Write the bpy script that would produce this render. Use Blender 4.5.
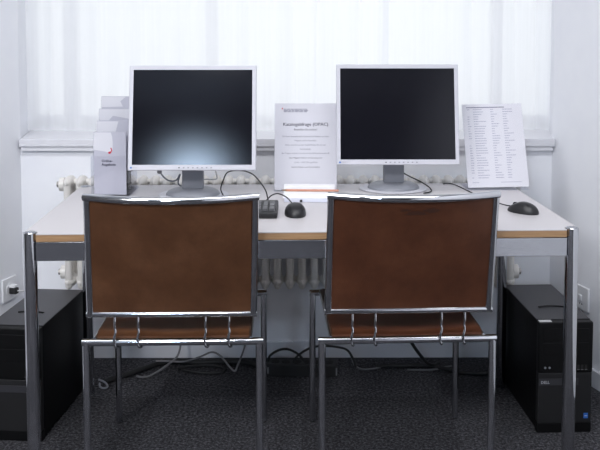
import bpy, bmesh, math, random
from mathutils import Vector, Matrix

PI = math.pi
R = math.radians
random.seed(7)
for o in list(bpy.data.objects):
    bpy.data.objects.remove(o)
scene = bpy.context.scene
C = scene.collection

# ------------------------------------------------------------------ camera
cam_data = bpy.data.cameras.new('camera')
cam_data.sensor_width = 36.0
cam_data.lens = 876.4 * 36.0 / 600.0
cam_data.shift_x = -5.1 / 600.0
cam_data.shift_y = -133.4 / 600.0
cam_data.clip_start = 0.05
cam = bpy.data.objects.new('camera', cam_data)
C.objects.link(cam)
cam.location = (0, 0, 1.2716)
cam.rotation_mode = 'XYZ'
cam.rotation_euler = (R(90 - 3.78), R(0.0), R(-0.24))
scene.camera = cam

# ------------------------------------------------------------------ world, lamps, exposure
world = bpy.data.worlds.new('overcast_sky')
scene.world = world
world.use_nodes = True
bg = world.node_tree.nodes['Background']
bg.inputs[0].default_value = (0.955, 0.965, 1.0, 1)
bg.inputs[1].default_value = 1.05

def area_light(name, loc, rot, sx, sy, power, color=(1, 1, 1), portal=False):
    l = bpy.data.lights.new(name, 'AREA')
    l.shape = 'RECTANGLE'
    l.size = sx
    l.size_y = sy
    l.energy = power
    l.color = color
    if portal:
        l.cycles.is_portal = True
    o = bpy.data.objects.new(name, l)
    C.objects.link(o)
    o.location = loc
    o.rotation_euler = rot
    return o

area_light('ceiling_lamp', (-0.1, 1.5, 2.74), (0, 0, 0), 2.2, 0.6, 31, (0.985, 0.985, 1.0))
area_light('ceiling_lamp.001', (-2.1, -0.9, 2.74), (0, 0, 0), 0.9, 1.2, 102, (0.985, 0.98, 1.0))
area_light('fill_lamp', (-0.66, -0.75, 2.74), (0, 0, 0), 0.5, 1.0, 62, (0.985, 0.98, 1.0))  # unseen fill lamp, added to brighten the left reveal and chair backs
area_light('rear_glow_lamp', (-1.15, -3.77, 2.03), (R(90), 0, 0), 0.46, 0.42, 36, (0.60, 0.76, 1.0))  # lamp added outside the rear window to make the left screen's glow
area_light('window_portal', (-0.05, 3.98, 1.68), (R(-90), 0, 0), 2.1, 1.62, 1, portal=True)

scene.view_settings.view_transform = 'Standard'
scene.view_settings.look = 'None'
scene.view_settings.gamma = 1.0
scene.view_settings.exposure = 0.32
scene.view_settings.use_curve_mapping = False

# ------------------------------------------------------------------ materials
MAT = {}

def mat(name, color=(0.8, 0.8, 0.8), rough=0.5, metal=0.0, spec=0.5):
    m = bpy.data.materials.new(name)
    m.use_nodes = True
    b = m.node_tree.nodes['Principled BSDF']
    b.inputs['Base Color'].default_value = (*color, 1)
    b.inputs['Roughness'].default_value = rough
    b.inputs['Metallic'].default_value = metal
    b.inputs['Specular IOR Level'].default_value = spec
    MAT[name] = m
    return m

def nz(m, kind='ShaderNodeTexNoise', scale=50, detail=4, rough=0.55, stretch=(1, 1, 1)):
    nt = m.node_tree
    tc = nt.nodes.new('ShaderNodeTexCoord')
    mp = nt.nodes.new('ShaderNodeMapping')
    mp.inputs['Scale'].default_value = stretch
    n = nt.nodes.new(kind)
    n.inputs['Scale'].default_value = scale
    if kind == 'ShaderNodeTexNoise':
        n.inputs['Detail'].default_value = detail
        n.inputs['Roughness'].default_value = rough
    nt.links.new(tc.outputs['Object'], mp.inputs['Vector'])
    nt.links.new(mp.outputs['Vector'], n.inputs['Vector'])
    return n

def ramp(m, src, stops):
    r = m.node_tree.nodes.new('ShaderNodeValToRGB')
    els = r.color_ramp.elements
    while len(els) < len(stops):
        els.new(0.5)
    for e, (p, c) in zip(els, stops):
        e.position = p
        e.color = (*c, 1)
    m.node_tree.links.new(src, r.inputs['Fac'])
    return r

def to_base(m, sock):
    m.node_tree.links.new(sock, m.node_tree.nodes['Principled BSDF'].inputs['Base Color'])

def bump(m, src, strength=0.2, dist=0.002):
    b = m.node_tree.nodes.new('ShaderNodeBump')
    b.inputs['Strength'].default_value = strength
    b.inputs['Distance'].default_value = dist
    m.node_tree.links.new(src, b.inputs['Height'])
    m.node_tree.links.new(b.outputs['Normal'], m.node_tree.nodes['Principled BSDF'].inputs['Normal'])

def mix_rgb(m, kind, fac, a, b):
    n = m.node_tree.nodes.new('ShaderNodeMixRGB')
    n.blend_type = kind
    n.inputs[0].default_value = fac
    m.node_tree.links.new(a, n.inputs[1])
    m.node_tree.links.new(b, n.inputs[2])
    return n

# plaster
m = mat('plaster', (0.76, 0.775, 0.82), 0.85, spec=0.2)
n = nz(m, scale=9, detail=5)
to_base(m, ramp(m, n.outputs['Fac'], [(0.3, (0.815, 0.825, 0.87)), (0.7, (0.845, 0.855, 0.89))]).outputs['Color'])
n = nz(m, scale=240, detail=3)
bump(m, n.outputs['Fac'], 0.12, 0.001)
m = mat('ceiling_paint', (0.82, 0.82, 0.82), 0.9, spec=0.2)
n = nz(m, scale=150)
bump(m, n.outputs['Fac'], 0.1, 0.001)
m = mat('white_paint', (0.70, 0.705, 0.74), 0.4)
n = nz(m, scale=30, detail=3)
to_base(m, ramp(m, n.outputs['Fac'], [(0.3, (0.68, 0.68, 0.72)), (0.7, (0.71, 0.71, 0.745))]).outputs['Color'])
m = m = mat('grey_paint', (0.06, 0.06, 0.062), 0.8, spec=0.2)
n = nz(m, scale=200)
bump(m, n.outputs['Fac'], 0.1, 0.001)
mat('skirting_paint', (0.72, 0.735, 0.78), 0.5)

# carpet
m = mat('carpet', (0.03, 0.03, 0.034), 0.95, spec=0.1)
n1 = nz(m, scale=105, detail=5, rough=0.8)
r1 = ramp(m, n1.outputs['Fac'], [(0.38, (0.012, 0.012, 0.014)), (0.52, (0.060, 0.060, 0.067)), (0.64, (0.170, 0.170, 0.185))])
ch = nz(m, kind='ShaderNodeTexChecker', scale=2.0)
ch.inputs['Color1'].default_value = (0.88, 0.88, 0.88, 1)
ch.inputs['Color2'].default_value = (1.1, 1.1, 1.1, 1)
to_base(m, mix_rgb(m, 'MULTIPLY', 1.0, r1.outputs['Color'], ch.outputs['Color']).outputs[0])
bump(m, n1.outputs['Fac'], 0.9, 0.006)

# chrome
m = mat('chrome', (0.62, 0.63, 0.66), 0.07, 1.0)
n = nz(m, scale=35, detail=4)
rr = ramp(m, n.outputs['Fac'], [(0.35, (0.05,) * 3), (0.75, (0.13,) * 3)])
m.node_tree.links.new(rr.outputs['Color'], m.node_tree.nodes['Principled BSDF'].inputs['Roughness'])
m = mat('worn_chrome', (0.44, 0.45, 0.48), 0.2, 1.0)
n = nz(m, scale=60, detail=5, stretch=(1, 1, 6))
rr = ramp(m, n.outputs['Fac'], [(0.3, (0.13,) * 3), (0.75, (0.26,) * 3)])
m.node_tree.links.new(rr.outputs['Color'], m.node_tree.nodes['Principled BSDF'].inputs['Roughness'])

# leather
def leather(name, dark, mid, light):
    m = mat(name, mid, 0.5, spec=0.35)
    n = nz(m, scale=7, detail=7, rough=0.62)
    r_ = ramp(m, n.outputs['Fac'], [(0.28, dark), (0.52, mid), (0.78, light)])
    n2 = nz(m, scale=26, detail=7, rough=0.7, stretch=(1, 1, 0.4))
    r2 = ramp(m, n2.outputs['Fac'], [(0.25, (0.82, 0.80, 0.78)), (0.5, (1, 1, 1)), (0.8, (1.12, 1.1, 1.08))])
    mx = mix_rgb(m, 'MULTIPLY', 1.0, r_.outputs['Color'], r2.outputs['Color'])
    to_base(m, mx.outputs[0])
    g = nz(m, kind='ShaderNodeTexVoronoi', scale=520)
    bump(m, g.outputs['Distance'], 0.3, 0.0010)
    return m
leather('tan_leather', (0.078, 0.031, 0.0130), (0.110, 0.046, 0.0205), (0.160, 0.072, 0.035))
leather('russet_leather', (0.066, 0.021, 0.0095), (0.088, 0.030, 0.0135), (0.122, 0.044, 0.021))
mat('leather_edge', (0.05, 0.025, 0.015), 0.6)
mat('scuff', (0.052, 0.019, 0.011), 0.5)

# desk
m = mat('laminate', (0.72, 0.69, 0.72), 0.38, spec=0.4)
n = nz(m, scale=300, detail=2)
to_base(m, ramp(m, n.outputs['Fac'], [(0.35, (0.505, 0.485, 0.50)), (0.65, (0.54, 0.52, 0.535))]).outputs['Color'])
m = mat('edge_wood', (0.55, 0.36, 0.19), 0.45)
n = nz(m, scale=16, detail=5, stretch=(1, 14, 14))
to_base(m, ramp(m, n.outputs['Fac'], [(0.3, (0.27, 0.155, 0.075)), (0.7, (0.37, 0.225, 0.115))]).outputs['Color'])

# plastics
mat('silver_plastic', (0.54, 0.54, 0.59), 0.4)
mat('grey_plastic', (0.22, 0.23, 0.26), 0.42)
mat('dark_plastic', (0.009, 0.009, 0.0105), 0.42)
mat('black_rubber', (0.012, 0.012, 0.013), 0.6)
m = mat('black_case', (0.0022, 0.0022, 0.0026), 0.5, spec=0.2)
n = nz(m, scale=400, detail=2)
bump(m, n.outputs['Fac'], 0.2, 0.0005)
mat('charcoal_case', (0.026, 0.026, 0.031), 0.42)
mat('charcoal_panel', (0.0125, 0.0125, 0.0135), 0.5, spec=0.3)
mat('grey_cable', (0.17, 0.17, 0.18), 0.5)
mat('pale_cable', (0.55, 0.55, 0.56), 0.5)
mat('key_plastic', (0.075, 0.077, 0.085), 0.35)
m = bpy.data.materials.new('screen')
m.use_nodes = True
nt = m.node_tree
nt.nodes.clear()
out = nt.nodes.new('ShaderNodeOutputMaterial')
df = nt.nodes.new('ShaderNodeBsdfDiffuse')
df.inputs[0].default_value = (0.0075, 0.0075, 0.0110, 1)
gl = nt.nodes.new('ShaderNodeBsdfGlossy')
gl.distribution = 'BECKMANN'
gl.inputs['Roughness'].default_value = 0.145
fr = nt.nodes.new('ShaderNodeFresnel')
fr.inputs[0].default_value = 1.45
mx = nt.nodes.new('ShaderNodeMixShader')
nt.links.new(fr.outputs[0], mx.inputs[0])
nt.links.new(df.outputs[0], mx.inputs[1])
nt.links.new(gl.outputs[0], mx.inputs[2])
nt.links.new(mx.outputs[0], out.inputs[0])
MAT['screen'] = m
mat('socket_white', (0.78, 0.785, 0.81), 0.35)
mat('dark_hole', (0.01, 0.01, 0.01), 0.8)
m = mat('radiator_enamel', (0.74, 0.715, 0.68), 0.35)
n = nz(m, scale=25)
to_base(m, ramp(m, n.outputs['Fac'], [(0.3, (0.71, 0.685, 0.645)), (0.7, (0.76, 0.735, 0.70))]).outputs['Color'])
mat('dull_metal', (0.30, 0.29, 0.28), 0.4, 0.9)

# paper
m = mat('paper', (0.68, 0.675, 0.715), 0.7, spec=0.2)
m = mat('slip_paper', (0.86, 0.86, 0.88), 0.7, spec=0.2)
mat('cover_paper', (0.46, 0.46, 0.53), 0.5)
mat('cover_white', (0.63, 0.63, 0.675), 0.5)
mat('ink', (0.03, 0.03, 0.06), 0.7)
mat('faint_ink', (0.15, 0.15, 0.21), 0.7)
mat('pale_ink', (0.37, 0.37, 0.46), 0.7)
mat('red_ink', (0.55, 0.02, 0.05), 0.6)
mat('blue_ink', (0.02, 0.12, 0.45), 0.5)
mat('light_ink', (0.42, 0.43, 0.45), 0.5)
mat('sticker_white', (0.75, 0.75, 0.76), 0.5)
m = mat('pencil_paint', (0.50, 0.22, 0.14), 0.4)
mat('pencil_lead', (0.03, 0.03, 0.03), 0.5)
mat('tray_grey', (0.62, 0.64, 0.74), 0.4)

def sheer(name, transp, tint, spec_amt):
    m = bpy.data.materials.new(name)
    m.use_nodes = True
    nt = m.node_tree
    nt.nodes.clear()
    out = nt.nodes.new('ShaderNodeOutputMaterial')
    tr = nt.nodes.new('ShaderNodeBsdfTransparent')
    tr.inputs[0].default_value = (*tint, 1)
    gl = nt.nodes.new('ShaderNodeBsdfGlossy')
    gl.inputs['Roughness'].default_value = 0.06
    mx = nt.nodes.new('ShaderNodeMixShader')
    mx.inputs[0].default_value = spec_amt
    nt.links.new(tr.outputs[0], mx.inputs[1])
    nt.links.new(gl.outputs[0], mx.inputs[2])
    nt.links.new(mx.outputs[0], out.inputs[0])
    MAT[name] = m
sheer('acrylic', 1, (0.99, 0.99, 0.995), 0.03)
sheer('acrylic_edge', 1, (0.93, 0.94, 0.97), 0.10)
sheer('pane_glass', 1, (0.97, 0.985, 0.98), 0.05)

m = bpy.data.materials.new('voile')
m.use_nodes = True
nt = m.node_tree
nt.nodes.clear()
out = nt.nodes.new('ShaderNodeOutputMaterial')
tl = nt.nodes.new('ShaderNodeBsdfTranslucent')
tl.inputs[0].default_value = (0.97, 0.972, 0.985, 1)
df = nt.nodes.new('ShaderNodeBsdfDiffuse')
df.inputs[0].default_value = (0.86, 0.865, 0.89, 1)
tp = nt.nodes.new('ShaderNodeBsdfTransparent')
a = nt.nodes.new('ShaderNodeMixShader')
a.inputs[0].default_value = 0.2
b = nt.nodes.new('ShaderNodeMixShader')
# woven threads: the cloth lets through a little more light along some yarns
tc = nt.nodes.new('ShaderNodeTexCoord')
mp = nt.nodes.new('ShaderNodeMapping')
mp.inputs['Scale'].default_value = (1, 1, 0.02)
ns = nt.nodes.new('ShaderNodeTexNoise')
ns.inputs['Scale'].default_value = 90
mr = nt.nodes.new('ShaderNodeMapRange')
mr.inputs['To Min'].default_value = 0.15
mr.inputs['To Max'].default_value = 0.21
nt.links.new(tc.outputs['Object'], mp.inputs[0])
nt.links.new(mp.outputs[0], ns.inputs['Vector'])
nt.links.new(ns.outputs['Fac'], mr.inputs['Value'])
nt.links.new(mr.outputs[0], b.inputs[0])
nt.links.new(tl.outputs[0], a.inputs[1])
nt.links.new(df.outputs[0], a.inputs[2])
nt.links.new(a.outputs[0], b.inputs[1])
nt.links.new(tp.outputs[0], b.inputs[2])
nt.links.new(b.outputs[0], out.inputs[0])
MAT['voile'] = m

# ------------------------------------------------------------------ mesh helpers
def finish(bm, name, material, parent=None, smooth=True, angle=38, loc=None, rot=None):
    bmesh.ops.recalc_face_normals(bm, faces=bm.faces[:])
    me = bpy.data.meshes.new(name)
    bm.to_mesh(me)
    bm.free()
    me.materials.append(MAT[material])
    if smooth:
        for p in me.polygons:
            p.use_smooth = True
        me.set_sharp_from_angle(angle=R(angle))
    o = bpy.data.objects.new(name, me)
    C.objects.link(o)
    if parent:
        o.parent = parent
    if loc:
        o.location = loc
    if rot:
        o.rotation_euler = rot
    return o

def thing(name, label, cat, loc=(0, 0, 0), rot=(0, 0, 0), group=None):
    o = bpy.data.objects.new(name, None)
    o.empty_display_size = 0.05
    C.objects.link(o)
    o.location = loc
    o.rotation_euler = rot
    return tag(o, label, cat, group)

def tag(o, label, cat, group=None):
    o['label'] = label
    o['category'] = cat
    if group:
        o['group'] = group
    return o

def struct(o):
    o['kind'] = 'structure'
    return o

def add_box(bm, x0, x1, y0, y1, z0, z1, bev=0.0, seg=2, M=None):
    r = bmesh.ops.create_cube(bm, size=1)
    vs = r['verts']
    for v in vs:
        v.co = Vector(((x0 + x1) / 2 + v.co.x * (x1 - x0), (y0 + y1) / 2 + v.co.y * (y1 - y0), (z0 + z1) / 2 + v.co.z * (z1 - z0)))
    if bev > 0:
        es = list({e for v in vs for e in v.link_edges})
        rb = bmesh.ops.bevel(bm, geom=es, offset=bev, segments=seg, profile=0.5, affect='EDGES')
        vs = list({v for f in rb['faces'] for v in f.verts} | {v for v in vs if v.is_valid})
    if M is not None:
        for v in vs:
            v.co = M @ v.co
    return vs

def box(name, material, parent, x0, x1, y0, y1, z0, z1, bev=0.0, seg=2):
    bm = bmesh.new()
    add_box(bm, x0, x1, y0, y1, z0, z1, bev, seg)
    return finish(bm, name, material, parent, angle=20)

def add_prism(bm, pts, z0, z1):
    lo = [bm.verts.new((p[0], p[1], z0)) for p in pts]
    hi = [bm.verts.new((p[0], p[1], z1)) for p in pts]
    bm.faces.new(lo[::-1])
    bm.faces.new(hi)
    k = len(pts)
    for i in range(k):
        bm.faces.new((lo[i], lo[(i + 1) % k], hi[(i + 1) % k], hi[i]))

def catmull(pts, n=8):
    P = [Vector(p) for p in pts]
    if len(P) < 3:
        return P
    P = [P[0] * 2 - P[1]] + P + [P[-1] * 2 - P[-2]]
    out_ = []
    for i in range(1, len(P) - 2):
        p0, p1, p2, p3 = P[i - 1:i + 3]
        for k in range(n):
            t = k / n
            out_.append(0.5 * ((2 * p1) + (p2 - p0) * t + (2 * p0 - 5 * p1 + 4 * p2 - p3) * t * t + (3 * p1 - p0 - 3 * p2 + p3) * t ** 3))
    out_.append(P[-2])
    return out_

def add_tube(bm, pts, r, seg=12, smooth=0, cap=True, radii=None):
    P = catmull(pts, smooth) if smooth else [Vector(p) for p in pts]
    rings = []
    t0 = (P[1] - P[0]).normalized()
    up = Vector((0, 0, 1)) if abs(t0.z) < 0.9 else Vector((1, 0, 0))
    nrm = (up - t0 * up.dot(t0)).normalized()
    for i, p in enumerate(P):
        if i == 0:
            t = P[1] - P[0]
        elif i == len(P) - 1:
            t = P[-1] - P[-2]
        else:
            t = (P[i + 1] - P[i]).normalized() + (P[i] - P[i - 1]).normalized()
        t.normalize()
        nrm = (nrm - t * nrm.dot(t)).normalized()
        bn = t.cross(nrm)
        rad = radii[i] if radii else r
        # mitre correction
        if 0 < i < len(P) - 1 and not smooth:
            c_ = max(0.5, t.dot((P[i + 1] - P[i]).normalized()))
        else:
            c_ = 1
        ring = []
        for k in range(seg):
            a_ = 2 * PI * k / seg
            d = nrm * math.cos(a_) + bn * math.sin(a_)
            if c_ < 1:
                side = (P[i + 1] - P[i]).normalized() - (P[i] - P[i - 1]).normalized()
                if side.length > 1e-6:
                    side.normalize()
                    d = d + side * d.dot(side) * (1 / c_ - 1)
            ring.append(bm.verts.new(p + d * rad))
        rings.append(ring)
    for a_, b_ in zip(rings, rings[1:]):
        for k in range(seg):
            bm.faces.new((a_[k], a_[(k + 1) % seg], b_[(k + 1) % seg], b_[k]))
    if cap:
        bm.faces.new(rings[0][::-1])
        bm.faces.new(rings[-1])

def tube(name, material, parent, pts, r, seg=12, smooth=0, loc=None):
    bm = bmesh.new()
    add_tube(bm, pts, r, seg, smooth)
    return finish(bm, name, material, parent, angle=50, loc=loc)

def add_cyl(bm, c, axis, r, h, seg=20, r2=None):
    z = Vector((0, 0, 1))
    ax = Vector(axis).normalized()
    M = Matrix.Translation(Vector(c)) @ z.rotation_difference(ax).to_matrix().to_4x4()
    bmesh.ops.create_cone(bm, cap_ends=True, segments=seg, radius1=r, radius2=r if r2 is None else r2, depth=h, matrix=M)

def cyl(name, material, parent, c, axis, r, h, seg=20, r2=None):
    bm = bmesh.new()
    add_cyl(bm, c, axis, r, h, seg, r2)
    return finish(bm, name, material, parent)

def add_lathe(bm, prof, seg=24, M=None):
    rings = []
    for (r, z) in prof:
        ring = []
        for k in range(seg):
            a_ = 2 * PI * k / seg
            co = Vector((r * math.cos(a_), r * math.sin(a_), z))
            ring.append(bm.verts.new(M @ co if M is not None else co))
        rings.append(ring)
    for a_, b_ in zip(rings, rings[1:]):
        for k in range(seg):
            bm.faces.new((a_[k], a_[(k + 1) % seg], b_[(k + 1) % seg], b_[k]))
    bm.faces.new(rings[0][::-1])
    bm.faces.new(rings[-1])

def grid_solid(bm, fn, nu, nv, thick_dir):
    """A closed slab: fn(u, v) gives the front surface, thick_dir(u, v) the offset to the rear one."""
    F = [[bm.verts.new(fn(i / nu, j / nv)) for j in range(nv + 1)] for i in range(nu + 1)]
    B = [[bm.verts.new(Vector(fn(i / nu, j / nv)) + Vector(thick_dir(i / nu, j / nv))) for j in range(nv + 1)] for i in range(nu + 1)]
    for i in range(nu):
        for j in range(nv):
            bm.faces.new((F[i][j], F[i + 1][j], F[i + 1][j + 1], F[i][j + 1]))
            bm.faces.new((B[i][j], B[i][j + 1], B[i + 1][j + 1], B[i + 1][j]))
    for i in range(nu):
        bm.faces.new((F[i][0], B[i][0], B[i + 1][0], F[i + 1][0]))
        bm.faces.new((F[i][nv], F[i + 1][nv], B[i + 1][nv], B[i][nv]))
    for j in range(nv):
        bm.faces.new((F[0][j], F[0][j + 1], B[0][j + 1], B[0][j]))
        bm.faces.new((F[nu][j], B[nu][j], B[nu][j + 1], F[nu][j + 1]))

def text(name, body, size, material, parent, loc, rot=(PI / 2, 0, 0), align='CENTER', bold=0.0, extrude=0.00015, space=1.0):
    cu = bpy.data.curves.new(name, 'FONT')
    cu.body = body
    cu.size = size
    cu.align_x = align
    cu.offset = bold
    cu.extrude = extrude
    cu.resolution_u = 2
    cu.space_character = space
    tmp = bpy.data.objects.new(name + '_curve', cu)
    C.objects.link(tmp)
    dg = bpy.context.evaluated_depsgraph_get()
    dg.update()
    me = bpy.data.meshes.new_from_object(tmp.evaluated_get(dg))
    bpy.data.objects.remove(tmp)
    bpy.data.curves.remove(cu)
    me.materials.clear()
    me.materials.append(MAT[material])
    me.name = name
    o = bpy.data.objects.new(name, me)
    C.objects.link(o)
    o.parent = parent
    o.location = loc
    o.rotation_euler = rot
    return o

# ------------------------------------------------------------------ the room
bm = bmesh.new()
add_box(bm, -3.2, 1.5, -3.8, 4.1, -0.1, 0)
struct(finish(bm, 'floor', 'carpet'))
bm = bmesh.new()
add_box(bm, -3.2, 1.5, -3.8, 4.1, 2.8, 2.9)
struct(finish(bm, 'ceiling', 'ceiling_paint'))
bm = bmesh.new()
add_prism(bm, [(-1.40, 2.30), (-1.09, 3.383), (-1.21, 4.05), (-3.2, 4.05), (-3.2, 2.30)], 0, 2.8)
struct(finish(bm, 'wall_left', 'plaster', smooth=False))
bm = bmesh.new()
add_box(bm, -3.2, -3.0, -3.8, 2.30, 0, 2.8)
struct(finish(bm, 'wall_side', 'grey_paint', smooth=False))
bm = bmesh.new()
add_prism(bm, [(0.975, 3.383), (1.20, 2.60), (1.20, -3.6), (1.5, -3.6), (1.5, 4.05), (1.14, 4.05)], 0, 2.8)
struct(finish(bm, 'wall_right', 'plaster', smooth=False))
bm = bmesh.new()
add_prism(bm, [(-1.09, 3.383), (0.975, 3.383), (1.14, 4.05), (-1.21, 4.05)], 0, 0.8206)
add_prism(bm, [(-1.155, 3.75), (1.06, 3.75), (1.14, 4.05), (-1.21, 4.05)], 2.5, 2.8)
struct(finish(bm, 'wall_back', 'plaster', smooth=False))
# the wall behind the camera with an unseen window sized for the screen glow
bm = bmesh.new()
W2 = (-1.46, -0.84, 1.77, 2.35)
add_box(bm, -3.0, W2[0], -3.8, -3.6, 0, 2.8)
add_box(bm, W2[1], 1.2, -3.8, -3.6, 0, 2.8)
add_box(bm, W2[0], W2[1], -3.8, -3.6, 0, W2[2])
add_box(bm, W2[0], W2[1], -3.8, -3.6, W2[3], 2.8)
struct(finish(bm, 'wall_front', 'grey_paint', smooth=False))
w2 = struct(thing('window_2', 'window behind', 'window'))
for k in ('label', 'category'):
    del w2[k]
bm = bmesh.new()
add_box(bm, W2[0], W2[1], -3.74, -3.68, W2[2], W2[2] + 0.06)
add_box(bm, W2[0], W2[1], -3.74, -3.68, W2[3] - 0.06, W2[3])
add_box(bm, W2[0], W2[0] + 0.06, -3.74, -3.68, W2[2] + 0.06, W2[3] - 0.06)
add_box(bm, W2[1] - 0.06, W2[1], -3.74, -3.68, W2[2] + 0.06, W2[3] - 0.06)
finish(bm, 'window_frame', 'white_paint', w2)
box('pane', 'pane_glass', w2, W2[0] + 0.06, W2[1] - 0.06, -3.713, -3.707, W2[2] + 0.06, W2[3] - 0.06)

# sill: slab with a thinner moulding below its nose
bm = bmesh.new()
add_prism(bm, [(-1.086, 3.353), (0.977, 3.353), (0.978, 3.386), (1.13, 4.03), (-1.200, 4.03), (-1.088, 3.386)], 0.8366, 0.8668)
bmesh.ops.bevel(bm, geom=[e for e in bm.edges if all(v.co.y < 3.36 for v in e.verts)], offset=0.003, segments=2, affect='EDGES')
add_box(bm, -1.082, 0.972, 3.361, 3.383, 0.8206, 0.8366)
struct(finish(bm, 'window_sill', 'white_paint'))
bpy.data.objects['window_sill'].name = 'trim_1'

# window behind the curtain
w1 = struct(thing('window_1', '', ''))
for k in ('label', 'category'):
    del w1[k]
def frame_bar(x0, x1, z0, z1, y0=3.90, y1=3.96):
    bm = bmesh.new()
    add_box(bm, x0, x1, y0, y1, z0, z1, 0.004, 1)
    return finish(bm, 'window_frame', 'white_paint', w1)
frame_bar(-1.205, 1.132, 0.8668, 0.905)
frame_bar(-1.205, 1.132, 2.43, 2.5)
for x0, x1 in ((-1.205, -1.185), (-1.06, -0.998), (-0.425, -0.375), (0.845, 0.895), (1.112, 1.132)):
    frame_bar(x0, x1, 0.905, 2.43)
box('pane', 'pane_glass', w1, -1.185, 1.112, 3.928, 3.932, 0.905, 2.43)

# baseboards
def skirting(name, p, q, inward, h=0.062, t=0.012):
    bm = bmesh.new()
    p, q, n_ = Vector((*p, 0)), Vector((*q, 0)), Vector((*inward, 0)) * t
    add_prism(bm, [p, q, q + n_, p + n_], 0, h)
    struct(finish(bm, name, 'skirting_paint', smooth=False))
skirting('baseboard_back', (-1.085, 3.383), (0.97, 3.383), (0, -1))
skirting('baseboard_right', (1.20, 2.60), (0.9785, 3.370), (-0.961, -0.276))
skirting('baseboard_left', (-1.40, 2.30), (-1.0935, 3.370), (0.961, -0.275))

# ------------------------------------------------------------------ curtain
def curtain(name, x0, x1, y, zb, zt, seed, amp, label):
    rnd = random.Random(seed)
    nx = int((x1 - x0) * 240)
    nz_ = 24
    ph = [rnd.uniform(0, 6.28) for _ in range(8)]
    bm = bmesh.new()
    rows = []
    for i in range(nx + 1):
        u = i / nx
        s = u * (x1 - x0)
        col = []
        for j in range(nz_ + 1):
            v = j / nz_
            z = zb + (zt - zb) * v
            k = 0.75 + 0.25 * v
            warp = 0.03 * math.sin(3.1 * s + ph[0]) + 0.012 * math.sin(1.3 * v * 3 + ph[1])
            w = (s + warp)
            env = 0.55 + 0.45 * math.sin(4.3 * s + ph[2])
            dy = amp * k * env * math.sin(2 * PI * w / 0.19 + ph[3]) + amp * 0.22 * math.sin(2 * PI * w / 0.083 + ph[4])
            dx = 0.012 * k * env * math.sin(4 * PI * w / 0.19 + 2 * ph[3] + 0.6)
            edge = min(1, min(u, 1 - u) * 25)
            col.append(bm.verts.new((x0 + s + dx * edge, y + dy, z)))
        rows.append(col)
    for a_, b_ in zip(rows, rows[1:]):
        for j in range(nz_):
            bm.faces.new((a_[j], b_[j], b_[j + 1], a_[j + 1]))
    o = finish(bm, name, 'voile', angle=180)
    # stitched hem: a second fold of cloth at the foot
    tag(o, label, 'curtain', 'sheer curtains at the window')
    return o
curtain('curtain', -1.135, 0.36, 3.62, 0.871, 2.45, 3, 0.016, 'wide sheer white curtain panel hanging behind the left monitor and the notice')
curtain('curtain', 0.335, 1.035, 3.64, 0.871, 2.45, 5, 0.014, 'narrower sheer white curtain panel hanging behind the right monitor and the list')
struct(cyl('trim_2', 'white_paint', None, (-0.06, 3.63, 2.46), (1, 0, 0), 0.012, 2.1))

# ------------------------------------------------------------------ radiator
rad = thing('column_radiator', 'long low cream column radiator under the window sill behind the desk', 'radiator', (0, 3.25, 0))
PITCH, NS, RX0 = 0.0457, 37, -0.866
def section_mesh():
    bm = bmesh.new()
    for yy in (-0.036, 0.036):
        add_tube(bm, [(0, yy, 0.322), (0, yy, 0.328), (0, yy, 0.335), (0, yy, 0.72)], 0.0138, 12, radii=[0.006, 0.0115, 0.0138, 0.0138])
    for zc, h in ((0.720, 0.023), (0.348, 0.024)):
        # rounded header running front to back
        M = Matrix.Translation((0, 0, zc)) @ Matrix.Diagonal((0.0185 if zc > 0.5 else 0.0222, 0.056, h, 1))
        bmesh.ops.create_uvsphere(bm, u_segments=14, v_segments=10, radius=1, matrix=M)
        add_cyl(bm, (0, 0, zc), (1, 0, 0), 0.011, PITCH, 14)
    return bm
sec0 = finish(section_mesh(), 'section', 'radiator_enamel', rad, loc=(RX0, 0, 0))
for i in range(1, NS):
    s = sec0.copy()
    C.objects.link(s)
    s.location = (RX0 + PITCH * i, 0, 0)
for xs, sg in ((RX0 - PITCH / 2, -1), (RX0 + PITCH * (NS - 1) + PITCH / 2, 1)):
    for zc in (0.710, 0.378):
        bm = bmesh.new()
        add_cyl(bm, (xs + sg * 0.004, 0, zc), (1, 0, 0), 0.026, 0.018, 20)
        e = finish(bm, 'end_plug', 'radiator_enamel', rad)
        cyl('plug_nut', 'dull_metal', e, (xs + sg * 0.018, 0, zc), (1, 0, 0), 0.012, 0.012, 6)
for xb in (-0.62, 0.05, 0.6):
    box('bracket', 'radiator_enamel', rad, xb - 0.01, xb + 0.01, 0.03, 0.133, 0.41, 0.425)
    box('bracket', 'radiator_enamel', rad, xb - 0.01, xb + 0.01, 0.03, 0.133, 0.67, 0.685)

# ------------------------------------------------------------------ desk
desk = thing('desk', 'long grey-white desk with wooden edge band and round chrome legs', 'desk', (0.0080, 2.3258, 0), (0, 0, 0.0346))
W, D, LR = 0.7525, 0.75, 0.0178
def top_outline(ins):
    pts = []
    nr = LR + 0.0022
    cx, cy = W - LR, LR
    q = []
    q.append((cx - nr, ins))
    for k in range(7):
        a_ = PI - k * (PI / 2) / 6
        q.append((cx + nr * math.cos(a_), cy + nr * math.sin(a_)))
    q.append((W - ins, cy + nr))
    fr = q
    rr_ = [(x, D - y) for x, y in q][::-1]
    rl = [(-x, D - y) for x, y in q]
    fl = [(-x, y) for x, y in q][::-1]
    return fl + fr + rr_ + rl
bm = bmesh.new()
add_prism(bm, top_outline(0.0), 0.7375, 0.740)
finish(bm, 'tabletop', 'laminate', desk, angle=25)
bm = bmesh.new()
add_prism(bm, top_outline(0.001), 0.7192, 0.7375)
finish(bm, 'edge_band', 'edge_wood', desk, angle=25)
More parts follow.
